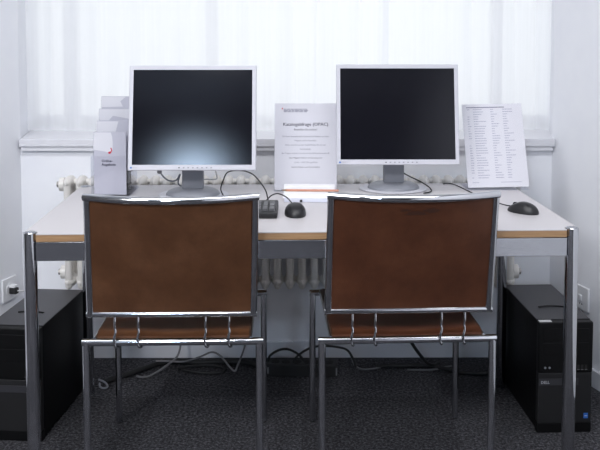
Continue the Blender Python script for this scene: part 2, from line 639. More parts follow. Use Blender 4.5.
for sx in (-1, 1):
    for yy in (LR, D - LR):
        bm = bmesh.new()
        add_lathe(bm, [(LR - 0.001, 0.0), (LR, 0.002), (LR, 0.7405), (LR - 0.0012, 0.742)], 28)
        lg = finish(bm, 'leg', 'chrome', desk, loc=(sx * (W - LR), yy, 0), angle=30)
        bm = bmesh.new()
        add_lathe(bm, [(LR - 0.004, 0.7419), (LR - 0.004, 0.7428), (LR - 0.006, 0.7434)], 24)
        finish(bm, 'leg_cap', 'worn_chrome', lg)
box('front_rail', 'worn_chrome', desk, -W + 2 * LR, W - 2 * LR, 0.004, 0.024, 0.6662, 0.7165, 0.0012)
box('rear_rail', 'worn_chrome', desk, -W + 2 * LR, W - 2 * LR, D - 0.024, D - 0.004, 0.6662, 0.7165, 0.0012)
for sx in (-1, 1):
    xa, xb = sorted((sx * (W - 0.004), sx * (W - 0.024)))
    box('side_rail', 'worn_chrome', desk, xa, xb, 2 * LR, D - 2 * LR, 0.6662, 0.7165, 0.0012)
for xx in (-0.62, -0.09, 0.62):
    box('top_spacer', 'dull_metal', desk, xx - 0.03, xx + 0.03, 0.008, 0.022, 0.7165, 0.7192)

# ------------------------------------------------------------------ chairs
def chair(loc, rz, hide, label, lean=0.0, yt=-0.150, HT=0.2130, zb=0.5125):
    t = thing('sling_chair', label, 'chair', loc, (0, 0, rz), 'leather sling chairs at the desk')
    HW, r = 0.2365, 0.0103
    ZR = 0.4305
    DP = 0.45
    for yy, rail in ((0, 'rear_rail'), (DP, 'front_rail')):
        for sx in (-1, 1):
            lg = tube('leg', 'chrome', t, [(sx * HW, yy, 0.004), (sx * HW, yy, ZR)], r, 20)
            cyl('foot_glide', 'black_rubber', lg, (sx * HW, yy, 0.004), (0, 0, 1), r * 0.9, 0.008, 16)
        tube(rail, 'chrome', t, [(-HW - r, yy, ZR), (HW + r, yy, ZR)], r, 20)
    for sx in (-1, 1):
        tube('side_rod', 'chrome', t, [(sx * 0.213, 0.002, 0.4395), (sx * 0.213, DP / 2, 0.444), (sx * 0.213, DP - 0.002, 0.4395)], 0.0042, 10, 6)
    # seat: a slung leather panel, sagging in the middle, its rear lip turned down over the rail
    def seat_fn(u, v):
        x = (u * 2 - 1) * 0.207
        y = 0.006 + v * 0.438
        z = 0.4515 - 0.018 * math.sin(PI * v) * (1 - (u * 2 - 1) ** 4) + 0.002 * math.sin(9 * u)
        rr_ = min(v, 1 - v)
        if rr_ < 0.06:
            z -= 0.008 * (1 - rr_ / 0.06) ** 2
        return Vector((x, y, z))
    bm = bmesh.new()
    grid_solid(bm, seat_fn, 24, 24, lambda u, v: (0, 0, -0.012 + 0.004 * (min(v, 1 - v) < 0.05)))
    st = finish(bm, 'seat', hide, t, angle=60)
    for sx in (-1, 1):
        bm = bmesh.new()
        pts = [seat_fn(0.5 + sx * 0.5, k / 12) + Vector((sx * 0.002, 0, -0.004)) for k in range(13)]
        add_tube(bm, pts, 0.0038, 8)
        finish(bm, 'seat_piping', 'leather_edge', st)
    # backrest frame
    yb, zt = -0.012, 0.8590
    HB = 0.2210
    rb = 0.0098
    def top_pt(u):
        x = (u * 2 - 1) * HT
        return Vector((x + lean, yt - 0.050 * (1 - (abs(u * 2 - 1)) ** 2.2), zt - 0.0015 * (1 - abs(u * 2 - 1) ** 2)))
    def bot_pt(u):
        return Vector(((u * 2 - 1) * HB, yb, zb))
    bk = tube('backrest_frame', 'chrome', t, [bot_pt(0) - Vector((rb, 0, 0)), bot_pt(1) + Vector((rb, 0, 0))], rb * 0.92, 18)
    bm = bmesh.new()
    pts = [top_pt(k / 24) for k in range(25)]
    pts[0] = pts[0] - Vector((rb * 0.8, 0, 0))
    pts[-1] = pts[-1] + Vector((rb * 0.8, 0, 0))
    add_tube(bm, pts, rb, 18)
    finish(bm, 'top_bar', 'chrome', bk, angle=50)
    for u in (0, 1):
        tube('side_bar', 'chrome', bk, [bot_pt(u), top_pt(u)], rb, 18)
    def back_fn(u, v):
        uu = 0.020 + 0.960 * u
        vv = 0.010 + 0.98 * v
        a_ = bot_pt(uu)
        b_ = top_pt(uu)
        e = vv ** 1.35
        p = a_.lerp(b_, vv)
        p.y = a_.y + (b_.y - a_.y) * (0.35 * vv + 0.65 * vv) - 0.0
        lin = yb + (yt - yb) * vv
        p.y = lin + (b_.y - yt) * e
        return p + Vector((0, -0.003, 0))
    bm = bmesh.new()
    grid_solid(bm, back_fn, 28, 22, lambda u, v: (0, 0.009, 0.003))
    pn = finish(bm, 'back_panel', hide, t, angle=60)
    # four sprung wires between backrest and seat rail
    for xw in (-0.154, -0.091, 0.091, 0.155):
        pts = [(xw, yb - 0.001, zb - 0.004), (xw, yb - 0.004, 0.490), (xw - 0.0010, yb - 0.001, 0.474), (xw + 0.001, yb - 0.003, 0.462),
               (xw - 0.003, yb - 0.004, 0.446), (xw - 0.003, -0.0128, 0.432), (xw, -0.011, 0.421), (xw + 0.004, -0.002, 0.417), (xw + 0.006, 0.008, 0.420), (xw + 0.006, 0.0125, 0.428)]
        tube('support_wire', 'chrome', t, pts, 0.0033, 10, 6)
    return t, back_fn
chairA, bf = chair((-0.352, 2.350, 0), R(1.0), 'tan_leather', 'chrome sling chair with tan-brown leather back, in front of the keyboard and left monitor', 0.019)
chairB, bf = chair((0.2925, 2.366, 0), R(2.6), 'russet_leather', 'chrome sling chair with darker russet leather back, in front of the right monitor', -0.010, -0.140, 0.213, 0.5170)

# rubbed dark marks near the top of the right chair's back
def smudge(cu, cv, ru, rv, seed):
    rnd = random.Random(seed)
    bm = bmesh.new()
    ring = []
    n_ = 26
    for k in range(n_):
        a_ = 2 * PI * k / n_
        q = 1 + 0.28 * rnd.uniform(-1, 1)
        ring.append(bm.verts.new(bf(cu + ru * q * math.cos(a_), cv + rv * q * math.sin(a_)) + Vector((0, -0.0008, -0.0002))))
    c_ = bm.verts.new(bf(cu, cv) + Vector((0, -0.0010, -0.0002)))
    for k in range(n_):
        bm.faces.new((ring[k], ring[(k + 1) % n_], c_))
    return finish(bm, 'scuff_mark', 'scuff', bpy.data.objects['back_panel.001'], angle=180)
smudge(0.50, 0.890, 0.070, 0.016, 4)
smudge(0.595, 0.912, 0.055, 0.017, 9)
smudge(0.43, 0.915, 0.030, 0.010, 2)

# ------------------------------------------------------------------ monitors
ZD = 0.7405
def monitor(loc, rz, label, nx):
    t = thing('monitor', label, 'monitor', loc, (0, 0, rz), 'monitors on the desk')
    Wm, Hm, T = 0.2025, 0.334, 0.052
    tilt = R(-10)
    M = Matrix.Translation((0, -0.105, 0.1005)) @ Matrix.Rotation(tilt, 4, 'X')
    def mb(name, material, parent, *b, **k):
        bm = bmesh.new()
        add_box(bm, *b, M=M, **k)
        return finish(bm, name, material, parent)
    bzl, bzt, bzb = 0.0128, 0.0135, 0.0175
    # bezel: four joined strips around the panel
    bm = bmesh.new()
    o_ = [(-Wm, 0), (Wm, 0), (Wm, Hm), (-Wm, Hm)]
    i_ = [(-Wm + bzl, bzb), (Wm - bzl, bzb), (Wm - bzl, Hm - bzt), (-Wm + bzl, Hm - bzt)]
    g = 0.0022
    def ring(pts, y):
        return [bm.verts.new(M @ Vector((x, y, z))) for x, z in pts]
    o2 = [(x - g * (1 if x > 0 else -1), z + (g if z == 0 else -g)) for x, z in o_]
    rings = [ring(o_, 0.022), ring(o_, g), ring(o2, 0.0), ring(i_, 0.0005), ring(i_, 0.005)]
    for a_, b_ in zip(rings, rings[1:]):
        for k in range(4):
            bm.faces.new((a_[k], a_[(k + 1) % 4], b_[(k + 1) % 4], b_[k]))
    bm.faces.new(rings[0][::-1])
    bz = finish(bm, 'bezel', 'silver_plastic', t, angle=30)
    mb('screen', 'screen', t, -Wm + bzl, Wm - bzl, 0.003, 0.006, bzb, Hm - bzt)
    mb('rear_housing', 'silver_plastic', t, -Wm + 0.012, Wm - 0.012, 0.022, T, 0.012, Hm - 0.012, bev=0.012, seg=3)
    for k in range(8):
        xk = -0.006 + 0.0145 * k - 0.034
        bm = bmesh.new()
        add_box(bm, xk - 0.0026, xk + 0.0026, -0.0010, 0.001, 0.0070, 0.0100, 0.0006, 1, M=M)
        finish(bm, 'button', 'dark_plastic' if k == 0 else 'grey_plastic', bz)
    bm = bmesh.new()
    add_box(bm, -Wm + 0.008, -Wm + 0.0135, -0.0006, 0.001, 0.0062, 0.0108, M=M)
    finish(bm, 'emblem', 'blue_ink', bz)
    tx = text('logo', 'EIZO', 0.0062, 'light_ink', bz, M @ Vector((-Wm + 0.0155, -0.0004, 0.0066)), (PI / 2 + tilt, 0, 0), 'LEFT')
    # neck and base
    bm = bmesh.new()
    add_box(bm, nx - 0.0345, nx + 0.0345, -0.012, 0.024, 0.016, 0.30, 0.004, 2)
    nk = finish(bm, 'neck', 'grey_plastic', t)
    bm = bmesh.new()
    add_box(bm, -0.05, 0.05, -0.040, -0.004, 0.20, 0.30, 0.004, 2)
    finish(bm, 'hinge_bracket', 'grey_plastic', nk)
    bm = bmesh.new()
    prof = [(0.100, 0.0), (0.1035, 0.0015), (0.1035, 0.0035), (0.1005, 0.005), (0.088, 0.006), (0.002, 0.006)]
    add_lathe(bm, prof, 40, Matrix.Translation((nx, 0.012, 0)) @ Matrix.Diagonal((1.12, 1.0, 1, 1)))
    bs = finish(bm, 'base', 'silver_plastic', t, angle=50)
    bm = bmesh.new()
    prof = [(0.082, 0.0055), (0.0815, 0.009), (0.076, 0.0165), (0.064, 0.0225), (0.045, 0.026), (0.02, 0.0272), (0.002, 0.0275)]
    add_lathe(bm, prof, 40, Matrix.Translation((nx, 0.004, 0)) @ Matrix.Diagonal((1.08, 0.98, 1, 1)))
    finish(bm, 'swivel_dome', 'grey_plastic', bs, angle=60)
    return t
monL = monitor((-0.3465, 2.850, ZD), 0, 'left silver-framed monitor with a pale glow on its black screen', -0.0095)
monR = monitor((0.3185, 2.965, ZD), 0, 'right silver-framed monitor with a plain dark screen', -0.004)
def cable(name, material, parent, pts, r, base=None):
    if base is not None:
        pts = [Vector(p) - Vector(base) for p in pts]
    return tube(name, material, parent, pts, r, 8, 8)
bL = monL.location
cable('cable', 'grey_plastic', monL, [(-0.455, 2.800, 0.845), (-0.4614, 2.86, 0.812), (-0.4418, 2.88, 0.787), (-0.4153, 2.88, 0.787), (-0.4035, 2.88, 0.806), (-0.404, 2.885, 0.80), (-0.4088, 2.885, 0.7745), (-0.385, 2.90, 0.758), (-0.368, 2.95, 0.745)], 0.0026, bL)
cable('cable', 'pale_cable', monL, [(-0.33, 2.88, 0.792), (-0.3209, 2.88, 0.7905), (-0.2838, 2.88, 0.7905), (-0.2800, 2.87, 0.805), (-0.283, 2.82, 0.845)], 0.0022, bL)
bm = bmesh.new()
add_cyl(bm, Vector((-0.458, 2.810, 0.836)) - bL, (0.15, -0.5, 1), 0.0075, 0.03, 10)
finish(bm, 'cable_plug', 'grey_cable', monL)
bR = monR.location
cable('cable', 'black_rubber', monR, [(0.347, 2.985, 0.796), (0.37, 2.965, 0.785), (0.3999, 2.945, 0.773), (0.428, 2.93, 0.757), (0.437, 2.915, 0.7455), (0.425, 2.89, 0.7445), (0.405, 2.872, 0.7445)], 0.0023, bR)

# ------------------------------------------------------------------ keyboard and mice
kb = thing('keyboard', 'black keyboard behind the left chair, number pad beside the middle mouse', 'keyboard', (-0.296, 2.572, ZD))
bm = bmesh.new()
vs = add_box(bm, -0.226, 0.226, -0.080, 0.080, 0, 0.016, 0.004, 2)
for v in vs:
    v.co.z *= 1.0 + 0.55 * (v.co.y + 0.08) / 0.16
finish(bm, 'body', 'dark_plastic', kb)
def ktop(y):
    return 0.016 * (1.0 + 0.55 * (y + 0.08) / 0.16)
keys = []
P = 0.0192
def key(x, y, w=1.0, d=1.0):
    keys.append((x, y, w, d))
for rI in range(4):
    offs = (0, 0.25, 0.45, 0.0)[rI]
    for c_ in range(13 if rI < 3 else 12):
        key(-0.211 + (c_ + offs * 0.6) * P, 0.028 - rI * P, 1, 1)
for c_, w_ in ((0, 1.3), (1.6, 1.3), (6.2, 5.5), (11.0, 1.3), (12.6, 1.3)):
    key(-0.208 + c_ * P, 0.028 - 4 * P, w_, 1)
for c_ in range(13):
    key(-0.211 + c_ * P + (0.012 if c_ > 0 else 0) + (0.008 if c_ > 4 else 0), 0.058, 0.9, 0.8)
for c_ in range(3):
    for rI in range(2):
        key(0.080 + c_ * P, 0.028 - rI * P)
    key(0.080 + c_ * P, 0.028 - 4 * P)
for c_ in range(4):
    for rI in range(5):
        if (c_ == 3 and rI in (2, 4)) or (c_ == 1 and rI == 4):
            continue
        key(0.152 + c_ * P + (0.5 * P if (c_ == 0 and rI == 4) else 0), 0.028 - rI * P - (0.5 * P if c_ == 3 and rI in (1, 3) else 0), 2 if (c_ == 0 and rI == 4) else 1, 2 if (c_ == 3 and rI in (1, 3)) else 1)
keys = keys[-100:]
for (x, y, w, d) in keys:
    hw, hd = (w * P - 0.0022) / 2, (d * P - 0.0022) / 2
    z0 = ktop(y)
    bm = bmesh.new()
    vs = add_box(bm, -hw, hw, -hd, hd, -0.003, 0.0075)
    for v in vs:
        if v.co.z > 0:
            v.co.x -= math.copysign(0.0022, v.co.x)
            v.co.y -= math.copysign(0.0020, v.co.y)
    finish(bm, 'key', 'key_plastic', kb, loc=(x, y, z0), rot=(R(3.1), 0, 0), angle=20)
cable('cable', 'black_rubber', kb, [(-0.098, 2.652, 0.757), (-0.104, 2.69, 0.760), (-0.1140, 2.72, 0.785), (-0.1450, 2.74, 0.822), (-0.1719, 2.75, 0.8362), (-0.2050, 2.76, 0.8385), (-0.2351, 2.76, 0.832), (-0.2488, 2.765, 0.806), (-0.2578, 2.775, 0.776), (-0.25, 2.80, 0.746)], 0.0021, kb.location)

def mouse(loc, rz, label, cable_pts, sc=1.0):
    t = thing('mouse', label, 'mouse', loc, (0, 0, rz), 'computer mice on the desk')
    bm = bmesh.new()
    bmesh.ops.create_uvsphere(bm, u_segments=32, v_segments=20, radius=1)
    for v in bm.verts:
        x, y, z = v.co
        sx = 0.0315 * (1 - 0.10 * (y > 0) * y * y)
        sgn = lambda q, e: math.copysign(abs(q) ** e, q)
        zz = max(z, -0.12)
        hh = 0.036 * (1 - 0.28 * y - 0.10 * y * y) if y > 0 else 0.036 * (1 - 0.02 * y * y)
        v.co = Vector((sgn(x, 0.85) * sx, sgn(y, 0.92) * 0.057, (zz + 0.12) / 1.12 * hh))
    for v in bm.verts:
        v.co *= sc
    bd = finish(bm, 'body', 'dark_plastic', t, angle=60)
    bm = bmesh.new()
    add_cyl(bm, (0, 0.030 * sc, 0.0215 * sc), (1, 0, 0), 0.009 * sc, 0.006, 18)
    finish(bm, 'scroll_wheel', 'black_rubber', t)
    Mi = Matrix.Rotation(-rz, 4, 'Z')
    pts = [Mi @ (Vector(p) - Vector(loc)) for p in cable_pts]
    tube('cable', 'black_rubber', t, pts, 0.0019, 8, 8)
    return t
mouse((-0.0185, 2.552, ZD), R(4), 'black mouse in the middle of the desk beside the number pad',
      [(-0.022, 2.602, 0.757), (-0.030, 2.63, 0.7605), (-0.0464, 2.65, 0.7735), (-0.0713, 2.668, 0.781), (-0.093, 2.685, 0.772), (-0.112, 2.70, 0.752), (-0.130, 2.712, 0.7435), (-0.18, 2.705, 0.743), (-0.26, 2.69, 0.743), (-0.35, 2.68, 0.743)])
mouse((0.6600, 2.580, ZD), R(40), 'black mouse alone near the right end of the desk',
      [(0.632, 2.614, 0.753), (0.622, 2.650, 0.749), (0.600, 2.755, 0.7435), (0.570, 2.88, 0.743), (0.5515, 2.98, 0.743), (0.535, 3.055, 0.743), (0.515, 3.072, 0.743), (0.500, 3.065, 0.7425)], 0.90)

# ------------------------------------------------------------------ leaflet stand on the left
LX, LW = -0.6260, 0.0590
bh = thing('leaflet_stand', 'clear four-tier acrylic leaflet stand left of the left monitor', 'leaflet stand', (LX, 2.845, ZD))
box('base_plate', 'acrylic_edge', bh, -LW - 0.004, LW + 0.004, -0.012, 0.165, 0, 0.003)
TB = [0.004, 0.0365, 0.0735, 0.112]
for i in range(4):
    y0 = 0.010 + 0.040 * i
    zt_ = TB[i] + 0.196
    box('back_plate', 'acrylic', bh, -LW, LW, y0 + 0.0085, y0 + 0.0105, 0.003, zt_)
    box('front_lip', 'acrylic', bh, -LW, LW, y0 - 0.0095, y0 - 0.0075, 0.003 if i == 0 else TB[i] - 0.004, TB[i] + 0.128 if i == 0 else TB[i] + 0.06)
    box('shelf', 'acrylic_edge', bh, -LW, LW, y0 - 0.0075, y0 + 0.0085, TB[i] - 0.0035, TB[i] - 0.0005)
for sx in (-1, 1):
    bm = bmesh.new()
    xa = sx * (LW + 0.0015)
    prof = [(-0.004, 0.003), (-0.004, 0.132), (0.03, 0.132), (0.045, 0.165), (0.075, 0.165), (0.085, 0.205), (0.115, 0.205), (0.125, 0.25), (0.142, 0.25), (0.142, 0.003)]
    a_ = [bm.verts.new((xa - 0.0013, y, z)) for y, z in prof]
    b_ = [bm.verts.new((xa + 0.0013, y, z)) for y, z in prof]
    bm.faces.new(a_)
    bm.faces.new(b_[::-1])
    for k in range(len(prof)):
        bm.faces.new((a_[k], b_[k], b_[(k + 1) % len(prof)], a_[(k + 1) % len(prof)]))
    finish(bm, 'side_panel', 'acrylic_edge', bh, smooth=False)
LAB = ['leaflet with red emblem and online title in the lowest, front tier of the acrylic stand',
       'leaflet in the second tier from the bottom of the acrylic stand',
       'leaflet in the third tier from the bottom of the acrylic stand',
       'leaflet in the topmost, rearmost tier of the acrylic stand']
for i in range(4):
    y0 = 2.845 + 0.010 + 0.040 * i
    lf = thing('leaflet', LAB[i], 'leaflet', (LX + (-0.001, 0.001, 0.0, -0.001)[i], y0, ZD + TB[i]), (0, 0, 0), 'leaflets in the acrylic stand')
    box('page_block', 'cover_paper', lf, -0.0525, 0.0525, -0.004, 0.004, 0, 0.2065)
    bm = bmesh.new()
    pts = [[(-0.0515, 0.205), (0.004, 0.205), (0.0085, 0.19), (0.010, 0.172), (0.009, 0.150), (0.004, 0.1385), (-0.012, 0.1415), (-0.0515, 0.1485)],
           [(-0.0515, 0.205), (0.019, 0.205), (0.008, 0.166), (0.002, 0.15), (-0.0515, 0.15)],
           [(-0.0515, 0.205), (0.0515, 0.205), (0.0515, 0.172), (-0.006, 0.183), (-0.020, 0.168), (-0.0515, 0.168)],
           [(-0.0515, 0.170), (0.020, 0.172), (0.012, 0.190), (0.030, 0.205), (-0.0515, 0.205)]][i]
    vs = [bm.verts.new((x, -0.0042, z)) for x, z in pts]
    vb = [bm.verts.new((x, -0.0039, z)) for x, z in pts]
    bm.faces.new(vs)
    bm.faces.new(vb[::-1])
    for k in range(len(pts)):
        bm.faces.new((vs[k], vb[k], vb[(k + 1) % len(pts)], vs[(k + 1) % len(pts)]))
    finish(bm, 'printed_shape', 'cover_white', lf, smooth=False)
    if i == 0:
        bm = bmesh.new()
        for pts in ([(-0.006, 0.1375), (-0.002, 0.1345), (0.003, 0.1360), (0.005, 0.1405), (0.0015, 0.1425), (-0.004, 0.1415)],
                    [(0.002, 0.1425), (0.005, 0.1405), (0.0078, 0.1455), (0.0065, 0.1525), (0.0030, 0.1555), (0.0020, 0.1520), (0.0042, 0.1490), (0.0040, 0.1450)]):
            bm.faces.new([bm.verts.new((x, -0.0047, z)) for x, z in pts])
        finish(bm, 'red_emblem', 'red_ink', lf, smooth=False)
        text('title', 'Online-\nAngebote', 0.0118, 'ink', lf, (-0.0275, -0.0045, 0.1075), align='LEFT', bold=0.0002)

# ------------------------------------------------------------------ notice in its acrylic stand
def sheet_matrix(tilt, roll=0.0):
    return Matrix.Rotation(-tilt, 4, 'X') @ Matrix.Rotation(roll, 4, 'Y')
ns_rot = (R(-14.0), 0, 0)
nst = thing('sign_stand', 'clear acrylic sign stand holding the catalogue notice between the two monitors', 'sign stand', (0.0142, 2.928, ZD))
ns_e = nst
def tilted_box(name, material, parent, M, *b):
    bm = bmesh.new()
    add_box(bm, *b, M=M)
    return finish(bm, name, material, parent, smooth=False)
Mn = Matrix.Rotation(R(-14.0), 4, 'X')
tilted_box('rear_plate', 'acrylic', nst, Mn, -0.107, 0.107, 0.0012, 0.0030, 0.0035, 0.302)
tilted_box('front_plate', 'acrylic', nst, Mn, -0.107, 0.107, -0.0030, -0.0012, 0.0035, 0.302)
box('foot', 'acrylic_edge', nst, -0.107, 0.107, -0.003, 0.085, 0, 0.003)
notice = thing('notice_sheet', 'printed catalogue notice sheet standing between the two monitors', 'notice', (0.0142, 2.928, ZD), ns_rot)
box('paper', 'paper', notice, -0.105, 0.105, -0.0004, 0.0004, 0.0045, 0.3005)
TY = -0.0006
text('heading', 'Katalogabfrage (OPAC)', 0.0157, 'ink', notice, (0.000, TY, 0.2235), space=1.03)
text('heading', 'Katalogabfrage (OPAC)', 0.0157, 'ink', notice, (0.0006, TY, 0.2235), space=1.03)
text('subheading', 'Bestellen Sie online!', 0.0094, 'ink', notice, (0.000, TY, 0.2075), space=1.03)
lines = [(0.1845, 'Mit Ihrer Benutzerkarte können Sie Medien aus dem'), (0.1705, 'Magazin online bestellen.'),
         (0.1555, 'Diese werden an der Ausleihtheke für Sie zur'), (0.1415, 'bereitgelegt.'),
         (0.1270, 'Bei Fragen wenden Sie sich an die Bibliotheksauskunft'), (0.1115, 'Das Magazin bedient am Samstag von'),
         (0.0960, '12.00 - 13.00 Uhr geöffnet'), (0.0800, 'Keine Online- und Fernausleihe')]
for k, (z, s) in enumerate(lines):
    text('body_text', s, 0.0073, 'ink' if k in (5, 7) else 'faint_ink', notice, (0.0, TY, z), space=1.02)
bm = bmesh.new()
rnd = random.Random(3)
for rI, (z, w_) in enumerate(((0.2810, 0.082), (0.2765, 0.078), (0.2722, 0.076))):
    x = -0.075
    while x < -0.075 + w_:
        w1_ = rnd.uniform(0.006, 0.016)
        add_box(bm, x, x + w1_, -0.0007, -0.0003, z - 0.0012, z + 0.0012)
        x += w1_ + 0.0022
finish(bm, 'letterhead', 'faint_ink', notice, smooth=False)
bm = bmesh.new()
add_box(bm, -0.0815, -0.0775, -0.0008, -0.0003, 0.2805, 0.2855)
finish(bm, 'crest', 'red_ink', notice, smooth=False)

# ------------------------------------------------------------------ list in its sleeve
lst_rot = (R(-20), R(-1.0), R(1.5))
ls = thing('list_stand', 'clear acrylic stand holding the printed list behind the right mouse', 'sign stand', (0.6715, 2.949, ZD + 0.003), lst_rot)
box('rear_plate', 'acrylic', ls, -0.1055, 0.1055, 0.0010, 0.0026, 0.0045, 0.302)
box('front_plate', 'acrylic', ls, -0.1055, 0.1055, -0.0026, -0.0010, 0.0045, 0.302)
bm = bmesh.new()
add_box(bm, -0.1055, 0.1055, -0.003, 0.075, -0.0027, 0.0003, M=(Matrix.Rotation(R(2.5), 4, 'Z') @ Matrix.Identity(4)).inverted() @ Matrix.Identity(4))
Ml = (Matrix.Rotation(lst_rot[2], 4, 'Z') @ Matrix.Rotation(lst_rot[1], 4, 'Y') @ Matrix.Rotation(lst_rot[0], 4, 'X'))
bm.free()
bm = bmesh.new()
add_box(bm, -0.105, 0.105, 0.0, 0.12, 0.0, 0.003, M=Ml.inverted() @ Matrix.Translation((0, 0, -0.003)) @ Matrix.Rotation(lst_rot[2], 4, 'Z'))
finish(bm, 'foot', 'acrylic_edge', ls, smooth=False)
lsh = thing('list_sheet', 'printed list of rows and columns leaning back at the right of the desk', 'list', (0.6715, 2.949, ZD + 0.003), lst_rot)
box('paper', 'paper', lsh, -0.1045, 0.1045, -0.0004, 0.0004, 0.0075, 0.3005)
def bars(bm, x, z, w, h, rnd):
    xe = x + w
    while x < xe:
        ww = rnd.uniform(0.003, 0.008)
        add_box(bm, x, min(x + ww, xe), -0.0007, -0.0003, z - h / 2, z + h / 2)
        x += ww + 0.0009
bmf, bmd = bmesh.new(), bmesh.new()
rnd = random.Random(11)
add_box(bmd, -0.090, 0.043, -0.0007, -0.0003, 0.2875, 0.2905)
z = 0.2815
for rI in range(29):
    if rI == 0 or rI > 2:
        if rI not in (13, 14) and rnd.random() > 0.12:
            bars(bmf, -0.088, z, rnd.uniform(0.006, 0.012), 0.0026, rnd)
    bars(bmf, -0.067, z, rnd.uniform(0.016, 0.044), 0.0026, rnd)
    bars(bmf, -0.006, z, rnd.choice([0.010, 0.012, 0.022, 0.027]), 0.0026, rnd)
    bars(bmf, 0.036, z, rnd.choice([0.012, 0.014, 0.018, 0.016, 0.034]), 0.0026, rnd)
    z -= 0.0086
bars(bmf, -0.088, 0.0245, 0.022, 0.002, rnd)
bars(bmf, 0.010, 0.0245, 0.07, 0.002, rnd)
finish(bmf, 'list_rows', 'pale_ink', lsh, smooth=False)
finish(bmd, 'list_heading', 'faint_ink', lsh, smooth=False)

# ------------------------------------------------------------------ slips, tray, pencil
tray = thing('slip_tray', 'shallow white and grey tray on the desk behind the middle mouse', 'tray', (0.030, 2.79, ZD), (0, 0, R(-1.5)))
box('tray_base', 'tray_grey', tray, -0.083, 0.083, -0.052, 0.052, 0, 0.010, 0.001)
for x0 in (-0.083, 0.081):
    box('tray_wall', 'tray_grey', tray, x0, x0 + 0.002, -0.052, 0.052, 0.010, 0.012)
box('clip', 'dark_plastic', tray, -0.034, -0.026, -0.056, -0.0515, 0.001, 0.008, 0.001)
slips = tag(box('note_slips', 'slip_paper', None, -0.090, 0.072, -0.044, 0.044, 0, 0.008, 0.0005), 'low stack of white note slips in the tray under the pencil', 'paper')
slips.location = (0.032, 2.795, ZD + 0.0102)
slips.rotation_euler = (0, 0, R(-1.5))
pad = tag(box('note_pad', 'slip_paper', None, -0.087, 0.080, -0.022, 0.022, 0, 0.031, 0.001), 'taller block of white notepaper behind the pencil, under the notice', 'paper')
pad.location = (0.029, 2.8735, ZD)
pad.rotation_euler = (0, 0, R(-1))
pencil = thing('pencil', 'reddish-orange pencil lying across the white note slips', 'pencil', (0.030, 2.826, ZD + 0.0222), (0, 0, R(-3.0)))
cyl('shaft', 'pencil_paint', pencil, (0.006, 0, 0), (1, 0, 0), 0.0040, 0.170, 6)
cyl('tip', 'edge_wood', pencil, (-0.0865, 0, 0), (-1, 0, 0), 0.0038, 0.015, 8, 0.0012)
cyl('lead', 'pencil_lead', pencil, (-0.0955, 0, 0), (-1, 0, 0), 0.0013, 0.004, 8, 0.0003)

# ------------------------------------------------------------------ computer towers
def tower(loc, rz, label, sticker=False):
    t = thing('computer_tower', label, 'computer', loc, (0, 0, rz), 'computer towers under the desk')
    w, d, h = 0.175, 0.417, 0.36
    bm = bmesh.new()
    add_box(bm, 0, w, 0.028, d, 0.008, h, 0.003, 2)
    cs = finish(bm, 'case', 'black_case', t)
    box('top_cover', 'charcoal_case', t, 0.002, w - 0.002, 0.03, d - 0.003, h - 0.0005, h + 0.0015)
    bm = bmesh.new()
    pts = [(0.045 + 0.012 * math.sin(PI * k / 10) * 0 + 0.085 * k / 10, 0.150 + 0.010 * math.sin(PI * k / 10), h + 0.0012) for k in range(11)]
    add_tube(bm, pts, 0.0042, 6)
    finish(bm, 'handle_recess', 'black_case', t)
    box('upper_front', 'black_case', t, 0, w, 0, 0.028, 0.197, h, 0.004)
    lo = box('lower_front', 'charcoal_panel', t, 0.001, w - 0.001, 0.002, 0.028, 0.032, 0.1965, 0.003)
    box('plinth', 'black_case', t, 0.0, w, 0.004, 0.03, 0.0, 0.032, 0.002)
    for k in range(2):
        box('drive_door', 'black_case', t, 0.014, w - 0.014, -0.0012, 0.001, 0.302 - k * 0.046, 0.340 - k * 0.046, 0.001)
    box('logo_band', 'charcoal_case', lo, 0.003, w - 0.045, 0.0004, 0.003, 0.156, 0.178, 0.0006)
    text('logo', 'DELL', 0.0125, 'light_ink', lo, (0.009, 0.0002, 0.1622), align='LEFT', bold=0.0002)
    for k in range(3):
        box('front_port', 'dark_hole', t, w - 0.050 + k * 0.0125, w - 0.043 + k * 0.0125, -0.0005, 0.001, 0.208, 0.222)
        bm = bmesh.new()
        add_tube(bm, [(w - 0.0502 + k * 0.0125, -0.0004, 0.207), (w - 0.0428 + k * 0.0125, -0.0004, 0.207)], 0.0008, 6)
        finish(bm, 'port_rim', 'grey_cable', t)
    for k in range(2):
        cyl('audio_jack', 'grey_plastic', t, (0.022 + 0.014 * k, 0.0, 0.214), (0, -1, 0), 0.0036, 0.002, 14)
    box('processor_sticker', 'blue_ink', lo, w - 0.026, w - 0.012, 0.0008, 0.0022, 0.047, 0.064)
    box('sticker_stripe', 'light_ink', lo, w - 0.0235, w - 0.0145, 0.0003, 0.0012, 0.054, 0.0565)
    box('side_vent', 'dark_hole', t, -0.0006, 0.001, 0.13, 0.147, 0.285, 0.33)
    if sticker:
        box('top_sticker', 'sticker_white', t, 0.004, 0.044, 0.006, 0.026, h - 0.0003, h + 0.0006)
    for xx in (0.02, w - 0.02):
        for yy in (0.05, d - 0.04):
            cyl('foot', 'black_rubber', t, (xx, yy, 0.005), (0, 0, 1), 0.009, 0.010, 12)
    return t
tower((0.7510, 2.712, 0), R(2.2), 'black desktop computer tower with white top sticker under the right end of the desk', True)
tower((-0.9840, 2.672, 0), R(-4.6), 'black desktop computer tower under the left end of the desk, beside the plugged socket')

